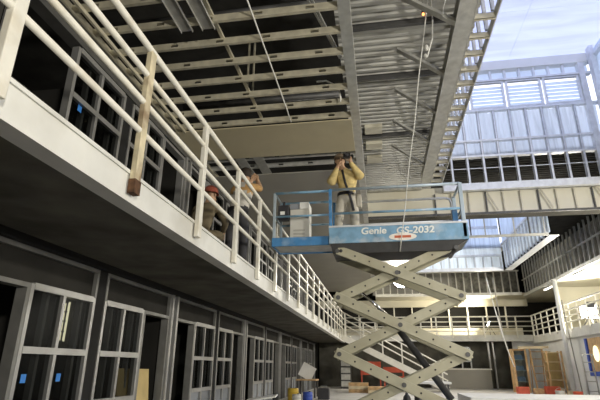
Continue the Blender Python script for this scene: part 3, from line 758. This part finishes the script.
J['hipR']=(P(.10,0,.84),.112); J['knR']=(P(.135,-.05,.47),.083); J['anR']=(P(.15,.0,.09),.06); J['toR']=(P(.18,-.15,.045),.042)
# materials: 0 jacket 1 trousers 2 skin 3 boot
bones=[('pelvis','waist',0),('waist','chest',0),('chest','neck0',0),('neck0','neck',2),('neck','jaw',2),('jaw','skull',2),('skull','crown',2),
 ('chest','shL',0),('shL','elL',0),('elL','wrL',0),('chest','shR',0),('shR','elR',0),('elR','wrR',0),
 ('pelvis','hipL',1),('hipL','knL',1),('knL','anL',1),('anL','toL',3),('pelvis','hipR',1),('hipR','knR',1),('knR','anR',1),('anR','toR',3)]
hand(J,bones,'l_','wrL',(.25,-.05,.9),(.6,-.5,0),2,(.3,.6,.0))
hand(J,bones,'r_','wrR',(-.15,-.1,.95),(-.8,-.2,0),2,(-.3,.5,.1))
man,body=person('person','worker in a mustard jacket raising a camera on the lift platform','' or J,bones,('jacket','trousers','skin','boot'),None,P(0,0,0))
hc=P(-.10,-.055,1.585); face(man,hc,(.15,-1,.05),(0,0,1))
b=MB(); c=Vector(P(-.10,-.045,1.60)); b.lathe(c,[(.108,-.01),(.112,.02),(.108,.06),(.085,.10),(.045,.122),(0,.127)],(0,0,1),20)
b.ell((c.x,c.y-.11,c.z+.0),(.075,.075,.012)); b.build('cap','cap',man)
b=MB(); b.lathe((c.x,c.y+.012,c.z-.05),[(.06,-.05),(.094,-.02),(.100,.03),(.103,.05)],(0,0,1),18); 
b=MB()
for a in range(0,181,12):
    th=math.radians(a); b.ell((c.x+.092*math.cos(th),c.y+.085*math.sin(th)*.9+.01,c.z-.03),(.02,.02,.035),8,5)
b.build('hair','hair',man)
b=MB(); b.tube([P(-.06,-.155,1.36),P(-.01,-.185,1.10),P(.05,-.175,.92),P(.10,-.14,.72),P(.12,-.135,.60)],.022,8); b.build('strap','strap',man)
b=MB(); b.lathe(P(0,0,.93),[(.168,-.03),(.172,0),(.168,.03)],(0,0,1),24); b.build('belt','strap',man)
b=MB(); b.cbox(P(.215,-.02,.80),(.09,.16,.24)); b.build('tool_pouch','trousers',man,.02)
for q in (-.165,.145): 
    b=MB(); b.lathe(P(q,-.01,.02),[(.07,.0),(.075,.12),(.08,.26),(.07,.28)],(0,0,1),16); b.build('boot_shaft','boot',man)
cm=thing('camera','small black camera held up in the lift worker\'s right hand','camera',P(.04,-.30,1.53))
B(*[q for q in (bx-.03,bx+.10,by-.33,by-.27,bz+1.52,bz+1.61)]).build('body','camera',cm,.008); MB().lathe(P(.035,-.33,1.565),[(0,-.0),(.032,0),(.034,-.05),(.026,-.055),(0,-.045)],(0,1,0),16).build('lens','darkp',cm)
# --- worker on the balcony, arms raised, seen from behind the railing
bx,by,bz=-2.12,6.72,1.39
J={}
J['pelvis']=(P(0,0,.90),(.15,.12)); J['waist']=(P(0,.05,1.06),(.15,.115)); J['chest']=(P(.0,.14,1.28),(.175,.125)); J['neck0']=(P(.0,.20,1.44),(.08,.07))
J['neck']=(P(.0,.23,1.50),.056); J['jaw']=(P(.02,.26,1.56),(.07,.08)); J['skull']=(P(.02,.26,1.64),(.082,.095)); J['crown']=(P(.02,.255,1.705),(.06,.07))
J['shL']=(P(-.17,.20,1.40),.078); J['elL']=(P(-.12,.44,1.44),.058); J['wrL']=(P(.02,.56,1.62),.042)
J['shR']=(P(.17,.18,1.40),.078); J['elR']=(P(.22,.46,1.44),.058); J['wrR']=(P(.14,.60,1.64),.042)
J['hipL']=(P(-.09,0,.84),.105); J['knL']=(P(-.11,.0,.47),.078); J['anL']=(P(-.11,-.03,.09),.058); J['toL']=(P(-.11,.12,.045),.042)
J['hipR']=(P(.09,0,.84),.105); J['knR']=(P(.11,.02,.47),.078); J['anR']=(P(.11,-.01,.09),.058); J['toR']=(P(.12,.14,.045),.042)
bones=[('pelvis','waist',0),('waist','chest',0),('chest','neck0',0),('neck0','neck',2),('neck','jaw',2),('jaw','skull',2),('skull','crown',2),
 ('chest','shL',4),('shL','elL',4),('elL','wrL',2),('chest','shR',4),('shR','elR',4),('elR','wrR',2),
 ('pelvis','hipL',1),('hipL','knL',1),('knL','anL',1),('anL','toL',3),('pelvis','hipR',1),('hipR','knR',1),('knR','anR',1),('anR','toR',3)]
hand(J,bones,'l_','wrL',(.3,.1,.9),(.8,0,0),2,(.2,-.5,.2)); hand(J,bones,'r_','wrR',(-.3,.1,.9),(-.8,0,0),2,(-.2,-.5,.2))
p2,_=person('person','worker standing at the left balcony railing with both arms raised','' or J,bones,('shirt','dark_cloth','skin','boot','orange_cloth'),None,P(0,0,0))
face(p2,P(.02,.265,1.625),(.3,1,.1),(0,0,1))
b=MB(); c=Vector(P(.02,.245,1.65)); b.lathe(c,[(.088,-.07),(.100,-.02),(.104,.02),(.09,.07),(.05,.10),(0,.105)],(0,0,1),18); b.build('hair','hair',p2)
b=MB(); b.lathe(P(0,.01,.93),[(.155,-.025),(.158,0),(.155,.025)],(0,0,1),20); b.build('belt','strap',p2)
# --- worker crouching near him
bx,by,bz=-2.42,5.95,1.384
J={}
J['pelvis']=(P(0,.0,.34),(.15,.13)); J['waist']=(P(0,.05,.50),(.15,.12)); J['chest']=(P(.02,.12,.70),(.17,.125)); J['neck0']=(P(.03,.17,.83),(.08,.07))
J['neck']=(P(.03,.19,.88),.056); J['jaw']=(P(.04,.22,.94),(.07,.08)); J['skull']=(P(.04,.21,1.01),(.082,.095)); J['crown']=(P(.04,.205,1.07),(.06,.07))
J['shL']=(P(-.15,.14,.78),.078); J['elL']=(P(-.22,.32,.60),.056); J['wrL']=(P(-.10,.46,.50),.042)
J['shR']=(P(.18,.12,.78),.078); J['elR']=(P(.27,.30,.60),.056); J['wrR']=(P(.18,.46,.50),.042)
J['hipL']=(P(-.09,.03,.32),.105); J['knL']=(P(-.15,.40,.42),.08); J['anL']=(P(-.13,.10,.09),.056); J['toL']=(P(-.14,.26,.045),.042)
J['hipR']=(P(.09,.03,.32),.105); J['knR']=(P(.17,.40,.42),.08); J['anR']=(P(.14,.10,.09),.056); J['toR']=(P(.15,.26,.045),.042)
bones=[('pelvis','waist',0),('waist','chest',0),('chest','neck0',0),('neck0','neck',2),('neck','jaw',2),('jaw','skull',2),('skull','crown',2),
 ('chest','shL',0),('shL','elL',0),('elL','wrL',0),('chest','shR',0),('shR','elR',0),('elR','wrR',0),
 ('pelvis','hipL',1),('hipL','knL',1),('knL','anL',1),('anL','toL',3),('pelvis','hipR',1),('hipR','knR',1),('knR','anR',1),('anR','toR',3)]
hand(J,bones,'l_','wrL',(.3,.6,-.5),(.8,0,0),2,(0,-.2,-.6)); hand(J,bones,'r_','wrR',(-.3,.6,-.5),(-.8,0,0),2,(0,-.2,-.6))
p3,_=person('person','crouching worker in tan clothes and a red hat behind the left railing','' or J,bones,('tan_cloth','tan_cloth','skin','boot'),None,P(0,0,0))
face(p3,P(.04,.22,1.0),(.3,1,-.15),(0,0,1))
b=MB(); c=Vector(P(.04,.205,1.02)); b.lathe(c,[(.125,-.01),(.112,.0),(.112,.03),(.095,.08),(.05,.115),(0,.12)],(0,0,1),20); b.build('hat','red_hat',p3)

# ------------------------------------------------------------------ lamps
def work_light(label,p,aim,zfloor,power,size=.35,stand=True,col=(1,.94,.82),lens='lamp',spread=180):
    t=thing('work_light',label,'lamp',(p[0],p[1],zfloor if stand else p[2]))
    p=Vector(p); d=(Vector(aim)-p).normalized(); s=d.cross(Vector((0,0,1))).normalized(); u=s.cross(d)
    if not stand:
        MB().lathe(p,[(0,-.18),(size*.25,-.18),(size*.5,-.02),(size*.5,0),(size*.45,0),(size*.45,-.03)],d,28).build('housing','darkp',t)
        MB().lathe(p,[(size*.45,-.02),(size*.3,.0),(0,.01)],d,28).build('lens',lens,t)
    else:
        b=MB(); b.bar(p-d*.10,p-d*.02,size,size*.8,u); b.build('housing','darkp',t,.01)
        b=MB(); c=p-d*.018; h=size*.46; k=size*.36
        b.add([c-s*h-u*k,c+s*h-u*k,c+s*h+u*k,c-s*h+u*k],[(0,1,2,3)]); b.build('lens',lens,t)
    if stand:
        MB().tube([(p.x-d.x*.06,p.y-d.y*.06,zfloor+.5),(p.x-d.x*.06,p.y-d.y*.06,p.z-size*.3)],.018,8).build('mast','steel_dark',t)
        for a in range(3):
            th=a*2.094+.4; MB().tube([(p.x-d.x*.06,p.y-d.y*.06,zfloor+.55),(p.x+.4*math.cos(th),p.y+.4*math.sin(th),zfloor+.015)],.013,6).build('leg','steel_dark',t)
    else:
        MB().bar(p-d*.17,(p.x,YF-.152,p.z+.05),.05,.05).build('bracket','steel_dark',t)
    ld=bpy.data.lights.new('lamp_light','AREA'); ld.shape='RECTANGLE'; ld.size=size*.9; ld.size_y=size*.7; ld.energy=power; ld.color=col; ld.spread=math.radians(spread)
    lo=bpy.data.objects.new('lamp_light',ld); C.objects.link(lo); lo.location=Vector(p)-Vector(t['_w']); lo.rotation_euler=d.to_track_quat('-Z','Y').to_euler(); lo.parent=t
    return t
work_light('dazzling floodlight fixed to the far stud wall behind the lift',(1.22,25.05,4.36),(.6,0,1.5),3.6,700,.95,False)
work_light('bright work light on a stand on the right balcony behind the railing',(8.35,20.8,2.15),(0,8,1.2),1.45,330,.7)
work_light('work light on a stand on the near right balcony',(8.2,3.0,2.9),(-2.5,9.0,1.9),1.45,530,.5)
work_light('work light on a stand on the right balcony beside the first bay',(8.2,11.5,2.8),(-.5,22,1.8),1.45,480,.5)
work_light('added work light on a tall stand behind the photographer',(2.6,-2.6,1.45),(-.6,6.5,3.9),FLOOR,330,.45)  # added out-of-view lamp that lights the joists from below
work_light('added warm work light on a stand brightening the far balcony soffit',(5.6,26.4,2.2),(3.0,26.2,3.5),1.5,200,.35,True,(1,.9,.7))  # added lamp to brighten the underside of the far soffit

work_light('small added work light behind the right railing brightening a cream partition',(8.0,19.7,2.3),(9.2,22.4,2.3),1.5,12,.28,True,(1,.93,.72))  # extra lamp added only to light the partition board
tag(B(7.9,10.3,22.5,22.6,1.46,3.42).build('partition_board','cream'),'cream partition lit up behind the work light on the right balcony','partition')
# ------------------------------------------------------------------ clutter on the raised floor
# ladders and timber by the far right corner
def ladder(label,x0,x1,y,z0,z1,lean,m):
    t=thing('step_ladder',label,'ladder',((x0+x1)/2,y,z0))
    for x in (x0,x1): MB().bar((x,y-lean,z0),(x,y,z1),.05,.09,(0,1,0)).build('rail',m,t)
    n=int((z1-z0)/.3)
    for k in range(n):
        q=(k+.6)/n; B(x0+.025,x1-.025,y-lean*(1-q)-.04,y-lean*(1-q)+.04,z0+(z1-z0)*q-.015,z0+(z1-z0)*q+.015).build('rung',m,t)
    for x in (x0,x1): MB().bar((x,y+.35,z0),(x,y+.02,z1-.1),.03,.04,(0,1,0)).build('rear_leg','wood',t)
    return t
cab=thing('display_cabinet','timber cabinet with bluish glass door standing by the far corner','cabinet',(6.0,23.0,RAISED))
b=MB(); b.box(5.70,5.78,22.9,23.5,RAISED,.80); b.box(6.22,6.30,22.9,23.5,RAISED,.80); b.box(5.78,6.22,22.9,23.5,.72,.80); b.box(5.78,6.22,22.9,23.5,RAISED,RAISED+.1); b.box(5.78,6.22,23.45,23.5,RAISED+.1,.72)
b.build('carcass','wood',cab); B(5.78,6.22,22.93,22.935,RAISED+.1,.72).build('glass_door','glass_blue',cab)
for z in (-.55,-.1,.35): B(5.78,6.22,22.95,23.45,z-.012,z+.012).build('shelf','wood_pale',cab); B(5.83,6.17,23.1,23.4,z+.012,z+.2).build('glass_stack','panel_blue',cab)
ladder('orange timber step ladder standing beside the glass cabinet',6.45,6.95,22.9,RAISED,.80,.35,'wood')
tag(B(7.05,7.40,23.2,23.26,RAISED,.72).build('leaning_plank','wood_pale'),'pale timber panel leaning by the white ground floor wall','panel')
crt=thing('shelving_rack','tan timber rack with shelves beside the slim column','rack',(7.0,21.9,RAISED))
for x in (6.75,7.32): 
    for y in (21.7,22.1): B(x-.03,x+.03,y-.03,y+.03,RAISED,.68).build('upright','wood',crt)
for z in (-.8,-.45,-.1,.25,.62): B(6.75,7.32,21.7,22.1,z-.015,z+.015).build('shelf','wood_pale',crt)
B(6.78,7.29,22.09,22.11,RAISED,.65).build('back_board','ply',crt)
tag(MB().bar((5.9,22.5,.83),(7.1,22.5,.86),.16,.10).build('timber_plank','wood_pale'),'pale plank laid across the tops of the ladder and cabinet','plank')
for i,(x,y,s,m,lb) in enumerate(((5.6,21.6,.22,'red','red plastic crate by the foot of the glass cabinet'),(6.15,21.4,.18,'wood','small timber offcut box in front of the ladder'),(6.6,21.2,.25,'red','red plastic crate in front of the timber rack'),(6.98,20.1,.16,'wood_pale','pale box beside the column foot'))):
    t=thing('crate',lb,'crate',(x,y,RAISED)); k=MB(); k.box(x-s,x+s,y-s*.7,y+s*.7,RAISED,RAISED+.02)
    k.box(x-s,x+s,y-s*.7,y-s*.7+.02,RAISED+.02,RAISED+s*1.3); k.box(x-s,x+s,y+s*.7-.02,y+s*.7,RAISED+.02,RAISED+s*1.3); k.box(x-s,x-s+.02,y-s*.7+.02,y+s*.7-.02,RAISED+.02,RAISED+s*1.3); k.box(x+s-.02,x+s,y-s*.7+.02,y+s*.7-.02,RAISED+.02,RAISED+s*1.3)
    k.build('shell',m,t); B(x-s+.03,x+s-.03,y-s*.6,y+s*.6,RAISED+.02,RAISED+s).build('contents','wood',t)
# trolley near the right wall
tr=thing('hand_trolley','grey tube trolley standing by the white right wall','trolley',(6.75,17.6,RAISED))
for x in (6.62,6.92): MB().tube([(x,17.7,RAISED+.1),(x,17.75,.35),(x,17.7,.45)],.022,8).build('upright','galv',tr)
for z in (-.7,-.4,-.1,.2,.45): MB().tube([(6.62,17.72,z),(6.92,17.72,z)],.016,8).build('crossbar','galv',tr)
B(6.55,6.99,17.3,17.72,RAISED+.08,RAISED+.11).build('foot_plate','galv',tr)
for x in (6.55,6.99): MB().lathe((x-.03,17.78,RAISED+.1),[(0,0),(.08,0),(.1,.02),(.1,.05),(.08,.06),(0,.06)],(1,0,0),18).build('wheel','rubber',tr)
for i,(x,y,m,lb) in enumerate(((6.1,17.2,'red','dusty red bucket beside the grey trolley'),(6.95,16.9,'darkp','black bucket at the foot of the right wall'),(5.7,17.6,'carton','white bucket left of the grey trolley'))):
    t=thing('bucket',lb,'bucket',(x,y,RAISED)); MB().lathe((x,y,RAISED),[(0,0),(.11,0),(.145,.30),(.15,.31),(.13,.31),(.10,.03),(0,.03)],(0,0,1),20).build('pail',m,t)
    MB().tube([(x+.145*math.cos(a),y-.02-.05*math.sin(a),RAISED+.30+.10*math.sin(a)) for a in [math.pi*q/10 for q in range(11)]],.006,6).build('handle','galv',t)
# blue framed hatch with lamp at right edge
bf=thing('blue_hatch','blue framed wall hatch with a warm light inside at the right edge','hatch',(7.5,18.8,-.2))
b=MB(); b.box(7.48,7.56,18.1,18.2,-.25,1.05); b.box(7.48,7.56,19.45,19.6,-.25,1.05); b.box(7.48,7.56,18.2,19.45,-.25,-.10); b.build('frame','bluep',bf)
B(7.53,7.56,18.2,19.45,-.10,1.05).build('recess','wood',bf); MB().ell((7.48,18.75,.5),(.05,.22,.28)).build('lamp_globe','yellow_glow',bf)
# white boards stacked in front of it
tag(B(1.9,6.2,11.6,13.6,RAISED,-.62).build('board_stack','paper',bevel=.015),'low stack of pale drywall boards on the floor right of the lift','boards')
ft=thing('folding_table','white folding table with dark legs standing behind the lift','table',(.92,10.0,RAISED))
B(.56,1.28,9.75,10.30,-.30,-.26).build('table_top','paper',ft,.01)
for (x,y) in ((.62,9.82),(1.22,9.82),(.62,10.23),(1.22,10.23)): MB().tube([(x,y,-.30),(x+.02,y,RAISED)],.022,8).build('leg','steel_dark',ft)
# dark pair of gas bottles behind the lower scissor
for i,x in enumerate((.42,.62)):
    t=thing('gas_cylinder','dark gas cylinder on the floor under the scissor arms, %s one'%('left' if i==0 else 'right'),'gas cylinder',(x,9.35,RAISED),'gas cylinders behind the lift')
    MB().lathe((x,9.35,RAISED),[(0,0),(.075,0),(.08,.02),(.08,.42),(.06,.5),(.025,.54),(.025,.56),(0,.56)],(0,0,1),18).build('bottle','darkp',t); MB().tube([(x,9.35,RAISED+.56),(x,9.35,RAISED+.62)],.02,8).build('valve','galv',t)
# red barriers behind the stair
for i,(x,z) in enumerate(((-.55,.25),(.55,-.1))):
    t=thing('traffic_barrier','red plastic barrier behind the stair, %s one'%('left' if i==0 else 'right'),'barrier',(x,24.6,RAISED),'red barriers behind the stair')
    h=1.25 if i==0 else 1.0
    B(x-.5,x+.5,24.57,24.63,RAISED+h-.25,RAISED+h).build('board','red',t); B(x-.5,x+.5,24.57,24.63,RAISED+h-.62,RAISED+h-.42).build('board','red',t)
    for q in (-.45,.45): B(x+q-.03,x+q+.03,24.5,24.7,RAISED,RAISED+h).build('leg','red',t)
# clutter near the left wall
tag(MB().bar((-2.72,17.3,-.38),(-2.50,17.3,.04),.5,.03,(0,1,0)).build('white_board','paper'),'white board propped up among the clutter by the left wall','board')
sup=thing('work_bench','dark bench under the propped white board by the left wall','bench',(-2.6,17.3,RAISED))
B(-2.95,-2.25,16.9,17.7,-.46,-.42).build('bench_top','wood',sup)
for x in (-2.9,-2.3):
    for y in (16.95,17.65): B(x-.03,x+.03,y-.03,y+.03,RAISED,-.46).build('leg','steel_dark',sup)
for i,(x,y,r,h,m,lb) in enumerate(((-2.75,15.3,.17,.36,'yellow','yellow drum on the floor by the left wall'),(-2.25,15.0,.15,.28,'bluep','blue drum on the floor near the propped white board'),(-2.45,14.2,.13,.25,'carton','pale drum on the floor in front of the blue one'))):
    t=thing('drum',lb,'drum',(x,y,RAISED)); MB().lathe((x,y,RAISED),[(0,0),(r*.95,0),(r,.02),(r,h*.33),(r*1.04,h*.35),(r,h*.37),(r,h*.66),(r*1.04,h*.68),(r,h*.7),(r,h-.02),(r*.93,h),(0,h)],(0,0,1),20).build('barrel',m,t); MB().lathe((x+r*.4,y,RAISED+h),[(.03,0),(.03,.02),(0,.02)],(0,0,1),10).build('bung','darkp',t)
t=thing('tool_chest','small black tool chest on the floor left of the scissor arms','tool box',(-1.9,16.2,RAISED)); B(-2.08,-1.72,16.05,16.35,RAISED,RAISED+.34).build('chest','darkp',t,.02); MB().tube([(-2.0,16.2,RAISED+.34),(-2.0,16.2,RAISED+.40),(-1.8,16.2,RAISED+.40),(-1.8,16.2,RAISED+.34)],.012,6).build('handle','galv',t)
t=thing('metal_locker','dark grey slatted locker standing at the end of the lower left wall','locker',(-1.75,24.3,RAISED)); B(-2.0,-1.5,24.1,24.5,RAISED,.35).build('cabinet','steel_dark',t)
for k in range(4): B(-1.97,-1.53,24.08,24.1,RAISED+.1+.31*k,RAISED+.34+.31*k).build('drawer','galv',t)
for i,(x,y,n_) in enumerate(((-1.0,21.0,3),(-.2,20.6,2))):
    for k in range(n_):
        tag(B(x-.4,x+.4,y-.3,y+.3,RAISED+.13*k,RAISED+.13*k+.12).build('timber_pallet','wood_pale' if (i+k)%2 else 'wood'),'timber pallet in the %s pile by the stair foot, %s from the floor'%('left' if i==0 else 'right',ORD[k]),'pallet','timber pallets by the stair')
tag(MB().bar((-3.0,10.9,-.72),(-2.35,11.0,-.62),.8,.03).build('drywall_offcut','paper'),'pale drywall offcut lying on trestles near the lower left wall','board')
tt=thing('trestle','low timber trestle under the drywall offcut by the left wall','trestle',(-2.7,10.95,RAISED))
for x in (-2.95,-2.45): 
    B(x-.03,x+.03,10.6,11.3,-.80,-.74).build('beam','wood',tt)
    for y in (10.65,11.25): B(x-.03,x+.03,y-.03,y+.03,RAISED,-.80).build('leg','wood',tt)
# cables sagging off the far balcony
for i,(a,b_,s) in enumerate((((4.5,20.5,3.55),(5.3,21.2,.05),.35),((4.75,20.5,3.55),(5.55,22.9,.7),.7))):
    tag(MB().tube(sag(a,b_,s,14),.022,6).build('slack_cable','wire_dark' if i else 'wire'),'slack cable dropping from the second light shaft, %s of two'%('left' if i==0 else 'right'),'cable','slack cables by the far balcony')

# ------------------------------------------------------------------ world, camera
w=bpy.data.worlds.new('World'); bpy.context.scene.world=w; w.use_nodes=True
bg=w.node_tree.nodes['Background']; bg.inputs['Color'].default_value=(.80,.84,1,1); bg.inputs['Strength'].default_value=2.0
cd=bpy.data.cameras.new('Camera'); cam=bpy.data.objects.new('Camera',cd); C.objects.link(cam)
cd.sensor_fit='HORIZONTAL'; cd.sensor_width=36; cd.lens=465*36/600; cd.clip_start=.05; cd.clip_end=200
f=465.; Yc=Vector((82,-167,-f)).normalized(); Zc=Vector((10,(820+f*f)/167,-f)).normalized(); Xc=Yc.cross(Zc)
R=Matrix((Xc,Yc,Zc))     # world rows expressed in camera axes = camera-to-world rotation
cam.matrix_world=R.to_4x4()
bpy.context.scene.camera=cam
sc=bpy.context.scene
sc.view_settings.view_transform='Standard'; sc.view_settings.look='None'; sc.view_settings.gamma=1; sc.view_settings.exposure=0.0; sc.view_settings.use_curve_mapping=False
sc.cycles.max_bounces=8; sc.cycles.diffuse_bounces=4; sc.cycles.transparent_max_bounces=16; sc.cycles.use_denoising=True; sc.cycles.sample_clamp_indirect=4
for o in list(sc.objects):
    if o.parent is None: o.location.z += EYE
    if '_w' in o: del o['_w']
